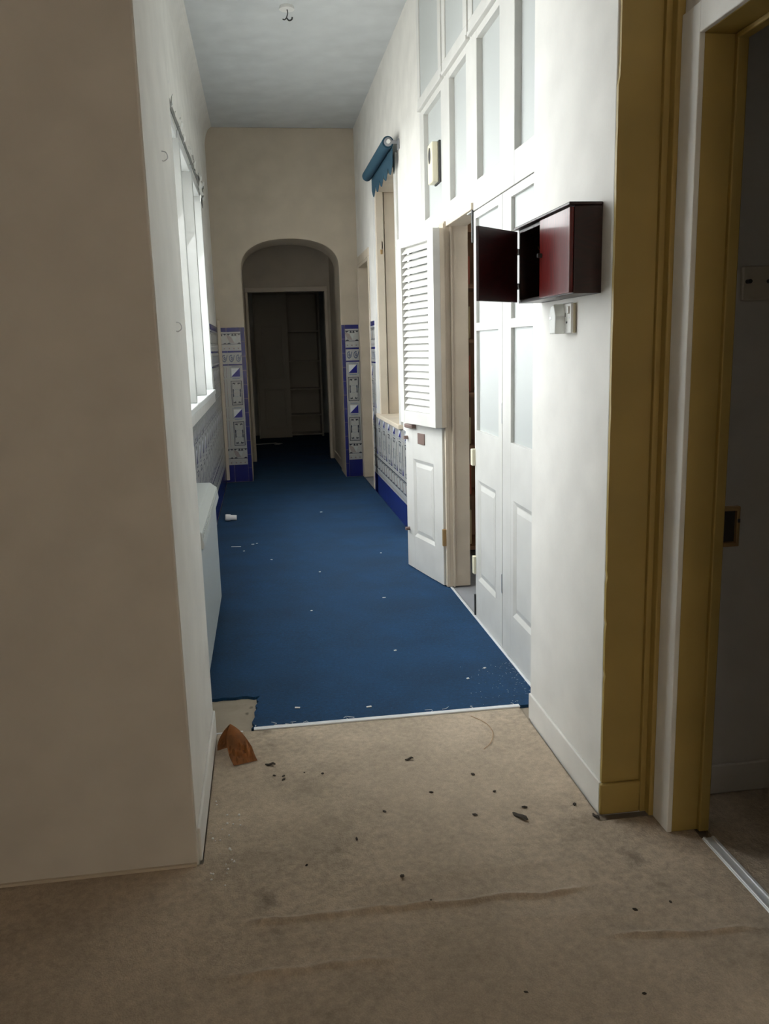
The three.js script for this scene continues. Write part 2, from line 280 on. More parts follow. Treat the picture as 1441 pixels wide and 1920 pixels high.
// ---------- long corridor window ----------
{
  const w = thing('window_1', 'long bright white window with deep posts over the tiled dado', 'window', [0, 0, 0], null, 'structure');
  const posts = [-3.73, -4.76, -5.79, -6.81]; const zs = [WZ0, ...posts, WZ1];
  for (const z of posts) mesh('post', [bx(-.60, LX + .004, WY0, z > -4.7 ? WYN : WY1, z - .055, z, .006)], M.postGrey, w);
  mesh('jamb', [bx(-.75, LX - .001, WY0, WY1, WZ1, WZ1 + .012, .003)], M.winWhite, w);
  mesh('head', [bx(-.60, LX - .01, WY1 - .05, WY1 + .001, WZ1, -4.79, .004)], M.winWhite, w);
  mesh('head', [bx(-.60, LX - .01, WYN - .05, WYN + .001, -4.79, WZ0, .004)], M.winWhite, w);
  mesh('sill', [bx(-.75, LX + .022, WY0 - .04, WY0, WZ1, WZ0, .006)], M.winWhite, w);
  mesh('sill_apron', [bx(LX - .002, LX + .014, .955, WY0 - .038, WZ1, WZ0, .003)], M.gloss, w);
  for (let i = 0; i < 5; i++) {
    const a = zs[i + 1] + .002, b = zs[i] - (i ? .057 : .002), T = (i < 2 ? WYN : WY1) - .05;
    const s = mesh('sash', [bx(-.60, -.565, WY0, T, a, a + .035), bx(-.60, -.565, WY0, T, b - .035, b), bx(-.60, -.565, WY0, WY0 + .05, a, b), bx(-.60, -.565, T - .04, T, a, b)], M.winWhite, w);
    mesh('pane', [bx(-.585, -.581, WY0 + .05, T - .04, a + .035, b - .035)], M.glass, s);
  }
}
// broken plaster along the window head
{
  const s = new THREE.Shape(); const n = 90; s.moveTo(4.82, WY1);
  for (let i = 0; i <= n; i++) { const z = -4.82 - 3.23 * i / n; s.lineTo(-z, WY1 + .045 + .035 * fbm(z * 5, 1, 2, 4) + (i > 78 ? .02 : 0)); }
  s.lineTo(8.05, WY1 - .12); s.lineTo(7.9, WY1 - .1); s.lineTo(7.88, WY1);
  const g = new THREE.ExtrudeGeometry(s, { depth: .006, bevelEnabled: false }); g.rotateY(Math.PI / 2); g.translate(LX - .001, 0, 0);
  mesh('broken_plaster', [uvw(g)], M.rawPlaster, wl);
  for (let i = 0; i < 46; i++) {
    const far = i < 18, z = far ? rr(-8.12, -7.55) : rr(-7.6, -4.9), y = WY1 + (far ? rr(-.06, .10) : rr(.03, .10)), L = far ? rr(.05, .12) : rr(.02, .06), W = L * rr(.3, .7);
    const q = new THREE.PlaneGeometry(W, L, 2, 3), p = q.attributes.position; for (let k = 0; k < p.count; k++) { const yy = p.getY(k) / L; p.setXYZ(k, p.getX(k) * (1 - .5 * Math.abs(yy)) + rr(-.004, .004), p.getY(k), .25 * L * yy * yy + rr(0, .004)); }
    const g2 = mergeGeometries([q, q.clone().translate(0, 0, .0015)]); g2.rotateZ(rr(-.7, .7)); g2.rotateX(rr(-.1, .25)); g2.rotateY(Math.PI / 2 + rr(-.3, .3)); g2.translate(LX + rr(.006, .012), y, z); g2.computeVertexNormals();
    mesh('paint_flake', [uvw(g2)], M.flake, wl);
  }
}

// ---------- tiles ----------
const TW = .147;
const ground = (c, w, h) => { c.fillStyle = '#b3b4b2'; c.fillRect(0, 0, w, h); for (let i = 0; i < 160; i++) { c.fillStyle = `rgba(${90 + rnd() * 60 | 0},${100 + rnd() * 60 | 0},${130 + rnd() * 60 | 0},.10)`; c.fillRect(rnd() * w, rnd() * h, rnd() * 12, rnd() * 6); } };
const NAVY = '#1b2050', COB = '#1a1f86', DK = '#1d2230', BRN = '#8b7d78', MID = '#6f7f99';
const poly = (c, col, pts) => { c.fillStyle = col; c.beginPath(); pts.forEach(([x, y], i) => i ? c.lineTo(x, y) : c.moveTo(x, y)); c.closePath(); c.fill(); };
const D = {
  tri: (c, w, h) => { ground(c, w, h); c.strokeStyle = MID; c.lineWidth = 3; c.strokeRect(14, 14, w - 28, h - 28); poly(c, '#e6eaee', [[26, 26], [w - 26, 26], [26, h - 26]]); poly(c, COB, [[w - 24, 22], [w - 24, h - 24], [22, h - 24]]); c.fillStyle = MID; c.fillRect(30, 4, w - 60, 5); c.fillRect(30, h - 9, w - 60, 5); },
  starT: (c, w, h) => { ground(c, w, h); c.strokeStyle = DK; c.lineWidth = 6; c.strokeRect(16, 16, w - 32, h + 40); c.lineWidth = 2; c.strokeRect(26, 28, w - 52, h + 40); poly(c, DK, [[w * .3, 34], [w * .44, 34], [w * .38, 52]]); poly(c, DK, [[w * .56, 34], [w * .7, 34], [w * .62, 52]]); poly(c, DK, [[24, 44], [40, 30], [46, 44]]); poly(c, DK, [[w - 24, 44], [w - 40, 30], [w - 46, 44]]); c.fillStyle = DK; c.fillRect(26, h * .72, 10, h * .28); c.fillRect(w - 36, h * .72, 10, h * .28); c.strokeStyle = MID; c.beginPath(); c.arc(w / 2, h, 34, Math.PI, 2 * Math.PI); c.stroke(); },
  starB: (c, w, h) => { c.save(); c.translate(0, h); c.scale(1, -1); D.starT(c, w, h); c.restore(); },
  faint: (c, w, h) => { ground(c, w, h); c.strokeStyle = BRN; c.lineWidth = 4; for (let i = 0; i < 5; i++) { c.beginPath(); c.moveTo(20 + i * 22, 14); c.bezierCurveTo(30 + i * 22, h * .3, 8 + i * 22, h * .6, 22 + i * 22, h - 12); c.stroke(); } },
  barT: (c, w, h) => { ground(c, w, h); c.fillStyle = BRN; c.fillRect(w * .62, 0, 5, h); c.fillRect(w * .82, 0, 4, h); poly(c, DK, [[w * .28, 30], [w * .44, 30], [w * .44, h], [w * .3, h]]); },
  barB: (c, w, h) => { ground(c, w, h); c.fillStyle = BRN; c.fillRect(w * .62, 0, 5, h); c.fillRect(w * .82, 0, 4, h); poly(c, DK, [[w * .3, 0], [w * .44, 0], [w * .44, h * .45], [w * .32, h * .45]]); poly(c, COB, [[w * .36, h * .4], [w * .6, h * .9], [w * .16, h * .9]]); },
  border: (c, w, h) => { ground(c, w, h); c.strokeStyle = BRN; c.lineWidth = 5; for (let i = 0; i < 5; i++) { c.beginPath(); c.moveTo(i * 9, 26 + i * 4); c.lineTo(28 + i * 9, h - 30); c.stroke(); } c.fillStyle = DK; c.fillRect(0, 14, w, 5); poly(c, DK, [[0, 14], [w * .3, 14], [w * .12, 32]]); poly(c, DK, [[w * .42, 10], [w * .52, 34], [w * .34, 34]]); poly(c, DK, [[w * .62, 10], [w * .72, 34], [w * .54, 34]]); poly(c, DK, [[w * .76, 14], [w, 14], [w * .9, 32]]); poly(c, '#b9c1bf', [[w * .36, 42], [w * .7, 42], [w * .53, h * .72]]); c.fillStyle = DK; c.fillRect(0, h - 22, w, 4); poly(c, DK, [[0, h - 22], [w * .14, h - 34], [w * .3, h - 22]]); poly(c, DK, [[w * .72, h - 22], [w * .88, h - 34], [w, h - 22]]); },
  dots: (c, w, h) => { ground(c, w, h); for (let i = 0; i < 3; i++) { c.fillStyle = BRN; c.fillRect(w * (.1 + i * .33), h * .35, w * .1, h * .3); } },
  wave: (c, w, h) => { ground(c, w, h); c.strokeStyle = '#56617a'; c.lineWidth = 7; for (let i = 0; i < 2; i++) { const x = w * (.25 + i * .5); c.beginPath(); c.arc(x, h * .5, h * .28, .6, 5.2); c.stroke(); c.beginPath(); c.arc(x + 4, h * .5, h * .1, 0, 6.28); c.stroke(); c.beginPath(); c.moveTo(x + h * .25, h * .7); c.lineTo(x + h * .45, h * .2); c.stroke(); } },
};
const tileMat = {};
for (const k of Object.keys(D)) tileMat[k] = new THREE.MeshPhysicalMaterial({ map: canvasTex(128, k === 'dots' ? 40 : k === 'wave' ? 64 : 128, D[k]), roughness: .22 });
const tileGeoCache = {};
function tileGeo(w, h, u0, u1) {
  const key = [w.toFixed(4), h.toFixed(4), u0, u1].join(); if (tileGeoCache[key]) return tileGeoCache[key];
  const g = new THREE.BoxGeometry(w - .002, h - .002, .007), uv = g.attributes.uv; for (let i = 0; i < uv.count; i++) uv.setX(i, u0 + (u1 - u0) * uv.getX(i)); return (tileGeoCache[key] = g);
}
// rows from the floor: [y0, y1, design by column]
const rows = [[.002, .19, 'blue'], [.19, .235, 'dots'], [.235, .382, 'border']];
const main = [['barB', 'starB'], ['barT', 'starT'], ['faint', 'tri']];
for (let r = 0; r < 6; r++) rows.push([.382 + r * TW * .985, .382 + (r + 1) * TW * .985, main[r % 3]]);
rows.push([1.251, 1.267, 'blue'], [1.267, 1.385, 'wave'], [1.385, 1.405, 'blue'], [1.405, 1.45, 'dots'], [1.45, 1.6, 'border'], [1.6, 1.65, 'blue2']);
function tileRun(parent, len, place, rotY, ymax, phase = 0, flip = false, edge = 0) {  // place(s, y) gives the centre of a tile s metres along
  for (const [y0, y1, des] of rows) {
    if (y0 > ymax - .02) continue; const top = Math.min(y1, ymax), thin = des === 'blue' || des === 'blue2';
    let s = 0, c = phase;
    while (s < len - .01) {
      let w = Math.min(TW, len - s), u0 = 0, u1 = w / TW;
      if (edge && s === 0) { w = edge; u0 = 1 - edge / TW; u1 = 1; }
      const d = Array.isArray(des) ? des[c % 2 ? 1 : 0] : des;
      const m = new THREE.Mesh(tileGeo(w, Math.min(top - y0, y1 - y0), flip ? u1 : u0, flip ? u0 : u1), thin ? M.cobalt : tileMat[d]);
      m.name = 'tile'; m.castShadow = m.receiveShadow = true; m.position.copy(place(s + w / 2, (y0 + top) / 2)); m.rotation.y = rotY; parent.add(m);
      s += w; c++;
    }
  }
}
// end wall either side of the arch
tileRun(we, .24, (s, y) => V(LX + .004 + s, y, EZ + .0035), 0, 1.645, 0, false, .24 - TW);
tileRun(we, 1.066 - .91, (s, y) => V(.91 + s, y, EZ + .0035), 0, 1.645, 1);
for (const [x0, x1] of [[-.196, -.154], [.874, .909]]) for (let y = .002; y < 1.64; y += .1494) { const m = mesh('tile', [bx(x0, x1 - .001, y, Math.min(y + .1475, 1.645), EZ - .001, EZ + .007)], M.cobalt, we); m.name = 'tile'; }
// window wall and right wall
tileRun(wl, 4.6, (s, y) => V(LX + .0035, y, -9.19 + .0 + s), Math.PI / 2, .955, 0);
tileRun(wl, 1.29, (s, y) => V(LX + .0035, y, -9.19 + s), Math.PI / 2, 0, 0);
for (const [y0, y1, des] of rows) if (y0 > .9) { let s = 0, c = 0; while (s < 1.25) { const w = Math.min(TW, 1.28 - s), d = Array.isArray(des) ? des[c % 2] : des; const m = new THREE.Mesh(tileGeo(w, y1 - y0, 0, w / TW), d.startsWith('blue') ? M.cobalt : tileMat[d]); m.name = 'tile'; m.castShadow = m.receiveShadow = true; m.position.set(LX + .0035, (y0 + y1) / 2, -9.19 + s + w / 2); m.rotation.y = Math.PI / 2; wl.add(m); s += w; c++; } }
tileRun(wr, 2.05, (s, y) => V(RX - .0035, y, -6.10 - s), -Math.PI / 2, .765, 0);
tileRun(wr, .28, (s, y) => V(RX - .0035, y, -7.98 - s), -Math.PI / 2, 1.645, 0);
// cream corner strip standing in the corner of the tiled walls
tag(mesh('corner_strip', [bx(LX + .008, LX + .042, .03, 1.72, -9.185, -9.155, .006)], M.creamTrim, scene), 'slim cream timber strip standing in the corner between the tiled walls', 'trim');

// ---------- storage heater ----------
{
  const o = thing('storage_heater', 'white storage heater with grilled top standing under the long window', 'heater', [-.36, 0, -4.07]);
  const z0 = -.61, z1 = .61;
  mesh('body', [bx(-.038, .065, .035, .60, z0, z1, .008)], M.heater, o);
  mesh('front_panel', [bx(.062, .071, .045, .585, z0 + .03, z1 - .03, .004)], M.heater, o);
  const s = new THREE.Shape(); s.moveTo(-.04, .60); s.lineTo(-.04, .69); s.lineTo(.045, .69); s.lineTo(.078, .665); s.lineTo(.086, .61); s.lineTo(.08, .60); s.closePath();
  const g = new THREE.ExtrudeGeometry(s, { depth: 1.2, bevelEnabled: true, bevelSize: .004, bevelThickness: .006, bevelSegments: 2 }); g.translate(0, 0, -.6);
  const c = mesh('top_cover', [uvw(g)], M.heater, o);
  for (let i = 0; i < 28; i++) mesh('grille_bar', [bx(.0805, .0875, .612, .657, -.57 + i * .042, -.57 + i * .042 + .02, .002)], M.heater, c);
  for (const z of [z0 + .09, z1 - .09]) mesh('foot', [bx(-.035, .05, .002, .04, z - .03, z + .03)], M.dark, o);
}
{
  const o = thing('white_cap', 'small white plastic cap lying on the blue carpet beyond the heater', 'cap', [-.32, .022, -7.04]);
  const g = uvw(new THREE.LatheGeometry([[0, -.05], [.02, -.05], [.022, -.046], [.022, .0], [.028, .003], [.028, .04], [.024, .045], [0, .045]].map(([x, y]) => new THREE.Vector2(x, y)), 20)); g.rotateZ(Math.PI / 2 - .08); g.translate(0, .008, 0);
  mesh('body', [g], M.plastic, o);
}

// ---------- glazed timber partition on the right ----------
const SX = 1.04;
{
  const o = thing('glazed_partition', 'tall white timber partition with frosted panes above the folding doors', 'partition', [0, 0, 0], null, 'structure');
  const th = .075;
  const cols = [[-3.44, -3.05], [-4.03, -3.65], [-4.60, -4.23], [-5.30, -4.80]];
  // posts from floor (or door head) to ceiling
  mesh('post', [bx(SX, SX + th, 0.004, H, -3.05, -2.89, .004)], M.gloss, o);
  mesh('post', [bx(SX, SX + th, 2.024, H, -3.65, -3.44, .004)], M.gloss, o);
  mesh('post', [bx(SX, SX + th, 2.024, H, -4.23, -4.03, .004)], M.gloss, o);
  mesh('post', [bx(SX, SX + th, 2.06, H, -4.80, -4.60, .004)], M.gloss, o);
  mesh('post', [bx(SX, SX + th, 0.004, H, -5.42, -5.30, .004)], M.gloss, o);
  for (let i = 0; i < 4; i++) { const [a, b] = cols[i];
    mesh('rail', [bx(SX + .001, SX + th, i > 1 ? 2.06 : 2.024, 2.153, a, b, .003)], M.gloss, o);
    mesh('rail', [bx(SX + .001, SX + th, 2.757, 2.87, a, b, .003)], M.gloss, o);
    mesh('rail', [bx(SX + .001, SX + th, 3.5, H, a, b, .003)], M.gloss, o);
    mesh('pane', [bx(SX + .03, SX + .036, 2.15, 2.76, a - .005, b + .005)], M.frosted, o);
    mesh('net_curtain', [bx(SX + .066, SX + .07, 2.15, 3.5, a - .005, b + .005)], M.net, o);
    // top-hung sash, proud of the frame
    const s = mesh('sash', [bx(SX - .017, SX + .01, 2.80, 2.855, a - .085, b + .085, .004), bx(SX - .017, SX + .01, 3.52, 3.58, a - .085, b + .085, .004), bx(SX - .017, SX + .01, 2.855, 3.52, a - .085, a - .012, .004), bx(SX - .017, SX + .01, 2.855, 3.52, b + .012, b + .085, .004), bx(SX - .022, SX + .004, 2.79, 2.81, a - .085, b + .085, .004)], M.gloss, o);
    mesh('pane', [bx(SX - .01, SX - .004, 2.85, 3.53, a - .015, b + .015)], M.frosted, s);
  }
  // door head and far jamb of the doorway
  mesh('door_head', [bx(SX - .012, SX + .10, 2.03, 2.062, -4.66, -4.10, .004)], M.creamTrim, o);
  const j = mesh('jamb', [bx(SX - .02, SX + .115, .004, 2.06, -4.80, -4.675, .005)], M.creamTrim, o);
  mesh('bead', [bx(SX + .012, SX + .024, .004, 2.05, -4.676, -4.663, .003), bx(SX - .026, SX - .006, .004, 2.05, -4.700, -4.672, .003)], M.creamTrim, j);
  mesh('panelling', [bx(SX + .01, SX + .05, .004, 2.04, -5.31, -4.79, .003)], M.gloss, o);
}
// folding door leaves
function leafDoor(name, label, L, pane, panel, th, place, panels = true) { // built along local z (0 at the hinge side edge, +z towards viewer), face at local x = 0 (looks to -x)
  const o = thing(name, label, 'door', place.pos, null, 'structure'); o.rotation.y = place.turn || 0;
  const fr = [bx(0, th, .008, 2.02, 0, pane[0], .003), bx(0, th, .008, 2.02, pane[1], L, .003), bx(.0005, th - .0005, 1.985, 2.019, pane[0] - .001, pane[1] + .001), bx(.0005, th - .0005, 1.465, 1.502, pane[0] - .001, pane[1] + .001), bx(.0005, th - .0005, .735, .982, pane[0] - .001, pane[1] + .001), bx(.0005, th - .0005, .009, .215, pane[0] - .001, pane[1] + .001)];
  if (panel[0] > pane[0]) fr.push(bx(.0005, th - .0005, .2151, .7349, pane[0] - .001, panel[0])); if (panel[1] < pane[1]) fr.push(bx(.0005, th - .0005, .2151, .7349, panel[1], pane[1] + .001));
  mesh('frame', fr, M.gloss, o);
  for (const [a, b] of [[.982, 1.465], [1.502, 1.985]]) { mesh('pane', [bx(.016, .021, a - .003, b + .003, pane[0] - .003, pane[1] + .003)], M.frosted, o); mesh('net_curtain', [bx(th - .006, th - .003, a - .003, b + .003, pane[0], pane[1])], M.net, o); }
  // sunk panel with a sloping moulding
  mesh('panel', [bx(.010, th - .01, .21, .74, panel[0] - .002, panel[1] + .002)], M.gloss, o);
  mesh('moulding', [ring(.0, .0095, .215, .735, panel[0], panel[1], .02), ring(.0095, .004, .24, .71, panel[0] + .025, panel[1] - .025, .022)], M.gloss, o);
  mesh('raised_field', [bx(.004, .012, .262, .688, panel[0] + .047, panel[1] - .047)], M.gloss, o);
  return o;
}
const L2 = leafDoor('door_3', 'white half glazed folding door leaf next to the short wall with key cabinet', .58, [.125, .51], [.165, .51], .04, { pos: [SX + .002, 0, -3.612] });
const L1 = leafDoor('door_4', 'white half glazed folding door leaf beside the dark open gap', .49, [.04, .43], [.055, .38], .04, { pos: [SX + .002, 0, -4.108] });
for (const y of [.32, 1.1, 1.78]) mesh('hinge', [bx(-.004, .006, y - .045, y + .045, .486, .497, .002)], M.metal, L1);
mesh('latch', [bx(-.018, .03, .80, .885, -.022, .012, .006)], M.cream, L1);
{ const k = mesh('lock', [bx(-.014, .03, .235, .33, -.018, .012, .005)], M.cream, L1); mesh('keyhole', [bx(-.006, .012, .255, .31, -.0195, -.016)], M.dark, k); }
mesh('bolt', [bx(-.008, .012, .012, .125, -.006, .006, .002)], M.dark, L1);
mesh('door_closer', [bx(-.008, .02, 1.88, 2.04, -.012, .006, .002), bx(.02, .06, 1.935, 1.95, -.045, -.005, .002)], M.dark, L1);

// the leaf that stands open, folded back along the wall
const hx = 1.0, hz = -4.70, uX = -.219, uZ = -.976;                  // runs from its hinge towards its free edge
{
  const o = thing('door_5', 'white door leaf folded open into the corridor behind the louvred shutter', 'door', [hx, 0, hz], null, 'structure');
  o.rotation.y = Math.atan2(uX, uZ);                                  // local +z runs along the leaf, local -x is the wall side
  const W = .55, th = .036;                                            // corridor face at local x = 0, body behind it
  const fr = [bx(0, -th, .008, 2.02, 0, .125, .003), bx(0, -th, .008, 2.02, .43, W, .003), bx(-.0005, -th, .715, .95, .124, .431), bx(-.0005, -th, .008, .22, .124, .431), bx(-.0005, -th, 1.96, 2.019, .124, .431)];
  // local axes: turning puts +x on the corridor side or the wall side; both faces are finished alike
  mesh('frame', fr, M.gloss, o);
  mesh('panel', [bx(-.010, -th + .01, .21, .72, .12, .435)], M.gloss, o);
  mesh('moulding', [ring(.0, -.0095, .22, .715, .125, .43, .02), ring(-.0095, -.004, .245, .69, .15, .405, .022)], M.gloss, o);
  mesh('raised_field', [bx(-.004, -.012, .267, .668, .172, .383)], M.gloss, o);
  mesh('pane', [bx(-.016, -.021, .945, 1.965, .12, .435)], M.frosted, o);
  mesh('lock_plate', [bx(-.001, .006, .815, .882, .245, .345, .002)], M.bronze, o);
  mesh('pull_handle', [bx(.0, .03, .905, .93, .375, .50, .006)], M.bronze, o);
  for (const y of [.84, .255]) { const k = cyl(.011, .011, .03, 14); k.rotateZ(Math.PI / 2); k.translate(.012, y, .515); mesh('bolt_knob', [k], M.bronze, o); }
  for (const y of [.30, 1.80]) mesh('hinge', [bx(-.012, .010, y - .05, y + .05, -.022, -.004, .003)], M.brass, o);
}
{
  const o = thing('louvred_shutter', 'white louvred shutter panel hung in front of the open door leaf', 'shutter', [hx - .976 * .07, 0.945, hz + .219 * .07]);
  o.rotation.y = Math.atan2(uX, uZ);
  const h = 1.075, th = .042, s0 = -.068, s1 = .447, a = .01, b = .392;
  mesh('stile', [bx(0, -th, 0, h, s0, a, .003)], M.gloss, o); mesh('stile', [bx(0, -th, 0, h, b, s1, .003)], M.gloss, o);
  mesh('rail', [bx(-.001, -th + .001, .001, .075, a, b)], M.gloss, o); mesh('rail', [bx(-.001, -th + .001, h - .055, h - .001, a, b)], M.gloss, o);
  const n = 24, p = (h - .055 - .075) / n; const g = new RoundedBoxGeometry(.006, .046, b - a, 2, .0025); g.rotateZ(.62);
  for (let i = 0; i < n; i++) { const m = new THREE.Mesh(g, M.gloss); m.name = 'slat'; m.castShadow = m.receiveShadow = true; m.position.set(-.021, .075 + p * (i + .5), (a + b) / 2); o.add(m); }
  mesh('backing_frame', [bx(-th + .001, -.069, -.0, h, s0 - .0, s0 + .06, .003)], M.creamTrim, o);
}
// room behind the partition
struct('wall_inner_room', [bx(3, 3.1, -.2, 3, -5.9, -2.4), bx(1.27, 3.1, -.2, 3, -6, -5.75), bx(1.27, 3, 3, 3.1, -6, -2.4)], M.white, 'walls of the dark room behind the folding doors', 'wall');
struct('floor', [bx(SX - .004, 3, -.2, -.002, -5.75, -2.9)], M.grey, 'grey floor just inside the folding doors', 'floor');
struct('trim_2', [bx(1.032, 1.046, -.01, .006, -4.68, -3.05, .003)], M.alu, 'pale metal strip at the edge of the blue carpet in the open doorway', 'trim');
{
  const o = thing('bookcase', 'dark brown timber bookcase seen through the gap of the folding doors', 'bookcase', [1.55, 0, -5.5]);
  mesh('side_panel', [bx(-.27, -.25, .0, 2.2, -.2, .15)], M.shelfWood, o); mesh('side_panel', [bx(.4, .42, 0, 2.2, -.2, .15)], M.shelfWood, o); mesh('back_panel', [bx(-.25, .4, 0, 2.2, -.2, -.185)], M.shelfWood, o);
  for (let i = 0; i < 7; i++) mesh('shelf', [bx(-.25, .4, .05 + i * .34, .075 + i * .34, -.18, .15)], M.shelfWood, o);
}
const shelfWords = ['bottom shelf', 'second shelf up', 'third shelf up', 'fourth shelf up', 'fifth shelf up', 'sixth shelf up'];
for (let i = 0; i < 6; i++) tag(mesh('shelf_book', [bx(1.303, 1.345, .078 + i * .34, .31 + i * .34 - i % 3 * .03, -5.6, -5.40, .002)], i % 2 ? M.bookA : M.bookB, scene), (i % 2 ? 'dull red' : 'tan') + ' book on the ' + shelfWords[i] + ' of the dark bookcase behind the folding doors', 'book', 'books in the dark bookcase');

// door chime box on the partition
{
  const o = thing('door_chime', 'cream door chime box with an oval hole on the partition above the doorway', 'door chime', [SX, 2.29, -4.88]);
  mesh('back_plate', [bx(-.012, .0, -.005, .215, -.06, .075, .003)], M.dark, o);
  mesh('body', [bx(-.05, -.010, 0, .21, -.055, .062, .008)], M.cream, o);
  const g = cyl(1, 1, .003, 24); g.rotateZ(Math.PI / 2); g.scale(1, .042, .028); g.translate(-.0505, .145, 0); mesh('speaker_hole', [g], M.dark, o);
}

// ---------- key cabinet ----------
{
  const o = thing('key_cabinet', 'dark mahogany key cabinet with one door swung open above the socket', 'cabinet', [.94, 1.53, -2.79]);
  const d = .08, W = .505, h = .232, t = .012; // local z runs towards the viewer, -x out of the wall
  mesh('body', [bx(-.008, -.001, 0, h, 0, W), bx(-d, 0, 0, t, 0, W, .002), bx(-d, 0, h - t, h, 0, W, .002), bx(-d, 0, 0, h, 0, t, .002), bx(-d + .002, 0, t, h - t, .245, .257, .002)], M.mahoganyDark, o);
  mesh('side_panel', [bx(-d, 0, .0005, h - .0005, W - t, W + .0005, .002)], M.mahoganyDark, o);
  mesh('top_moulding', [bx(-d - .016, 0.0, h, h + .009, -.004, W + .004, .003)], M.mahoganyDark, o);
  const r = mesh('door', [bx(-d - .013, -d - .001, .003, h - .004, .252, W - .001, .002)], M.mahogany, o);
  const k = cyl(.006, .007, .014, 14); k.rotateZ(Math.PI / 2); k.translate(-d - .019, .125, .272); mesh('knob', [k], M.dark, r);
  const ld = new THREE.Group(); ld.name = 'open_door'; ld.position.set(-d - .004, 0, -.004); ld.rotation.y = Math.atan2(-.172, .156); o.add(ld);
  mesh('door_panel', [bx(-.006, .006, .003, h - .004, .006, .237, .002)], M.mahoganyDark, ld);
  for (const y of [.055, .165]) mesh('hinge', [bx(-.004, .004, y - .01, y + .01, -.006, .010)], M.dark, ld);
  for (let i = 0; i < 6; i++) { const x = -.009, z = .04 + i * .035; mesh('key_hook', [tube([[x, .17, z], [x - .015, .168, z], [x - .018, .178, z]], .0012, 6, 5)], M.brass, o); }
  mesh('key_tag', [bx(-.03, -.026, .035, .075, .12, .165, .002)], M.bookB, o); mesh('key_tag', [bx(-.03, -.026, .095, .12, .14, .19, .002)], M.flake, o);
}
// wall socket with a clear plug
{
  const o = thing('wall_socket', 'white wall socket on a deep back box under the key cabinet', 'socket', [.94, 1.425, -2.515]);
  mesh('back_box', [bx(-.010, 0, .001, .089, -.045, .045, .003)], M.cream, o);
  const f = mesh('face_plate', [bx(-.017, -.009, 0, .09, -.047, .046, .003)], M.plastic, o);
  mesh('switch', [bx(-.022, -.015, .058, .08, .02, .034, .002)], M.plastic, f);
  mesh('pin_slot', [bx(-.0178, -.0165, .05, .062, -.004, .0)], M.dark, f); mesh('pin_slot', [bx(-.0178, -.0165, .03, .036, .006, .016)], M.dark, f); mesh('pin_slot', [bx(-.0178, -.0165, .03, .036, -.018, -.008)], M.dark, f);
  mesh('screw', [bx(-.0182, -.0165, .044, .049, .033, .038)], M.metal, f);
}
{
  const s = new THREE.Shape(); s.moveTo(-.02, .0); s.lineTo(.022, 0); s.lineTo(.026, .05); s.lineTo(.012, .082); s.lineTo(-.012, .078); s.lineTo(-.026, .05); s.closePath();
  const o = thing('clear_plug', 'clear plastic plug pushed into the wall socket under the key cabinet', 'plug', [.921, 1.428, -2.548]);
  const g = new THREE.ExtrudeGeometry(s, { depth: .026, bevelEnabled: true, bevelSize: .003, bevelThickness: .003, bevelSegments: 2 }); g.rotateY(-Math.PI / 2);
  mesh('body', [uvw(g)], M.clearPlastic, o);
  mesh('pin', [bx(-.03, -.004, .04, .05, -.02, -.008, .002), bx(-.02, -.004, .04, .046, .0, .012, .002)], M.metal, o);
}

// ---------- right wall: side window, blind, far doorway ----------
{
  const w = thing('window_3', 'narrow cream framed side window under the teal roller blind', 'window', [0, 0, 0], null, 'structure');
  mesh('frame', [bx(RX - .012, 1.125, .80, 2.76, -7.66, -7.605, .004), bx(1.135, 1.26, .80, 2.76, -7.66, -7.63, .004), bx(RX - .012, 1.26, .80, 2.76, -6.59, -6.55, .004), bx(RX - .012, 1.26, 2.72, 2.76, -7.62, -6.59, .004)], M.creamTrim, w);
  mesh('casing', [bx(RX - .018, RX + .001, .80, 2.80, -7.74, -7.655, .005), bx(RX - .018, RX + .001, .80, 2.80, -6.555, -6.47, .005)], M.gloss, w);
  mesh('sill', [bx(RX - .04, 1.26, .765, .802, -7.74, -6.47, .006)], M.creamTrim, w);
  const s = mesh('sash', [bx(1.232, 1.256, .802, 2.72, -7.62, -7.57, .004), bx(1.232, 1.256, .802, 2.72, -6.64, -6.59, .004), bx(1.232, 1.256, .802, .87, -7.57, -6.64, .004), bx(1.232, 1.256, 2.66, 2.72, -7.57, -6.64, .004), bx(1.232, 1.256, .87, 2.66, -7.13, -7.09, .004)], M.creamTrim, w);
  mesh('pane', [bx(1.242, 1.246, .87, 2.66, -7.57, -7.13)], M.frosted, s); mesh('pane', [bx(1.242, 1.246, .87, 2.66, -7.09, -6.64)], M.frosted, s);
  mesh('latch', [bx(1.10, 1.118, 2.24, 2.31, -7.62, -7.605, .004), bx(1.09, 1.112, 2.20, 2.24, -7.62, -7.60, .004)], M.brass, w);
}
struct('wall_behind_window', [bx(1.271, 1.30, .6, 2.9, -7.7, -6.5), bx(1.9, 2.0, -.2, 3, -9.4, -6), bx(1.27, 2, -.2, 3, -9.5, -9.4), bx(1.27, 2, 2.9, 3, -9.4, -6)], M.white, 'wall behind the far side opening', 'wall');
struct('floor', [bx(RX, 2, -.2, -.002, -9.4, -6)], M.grey, 'floor inside the far side opening', 'floor');
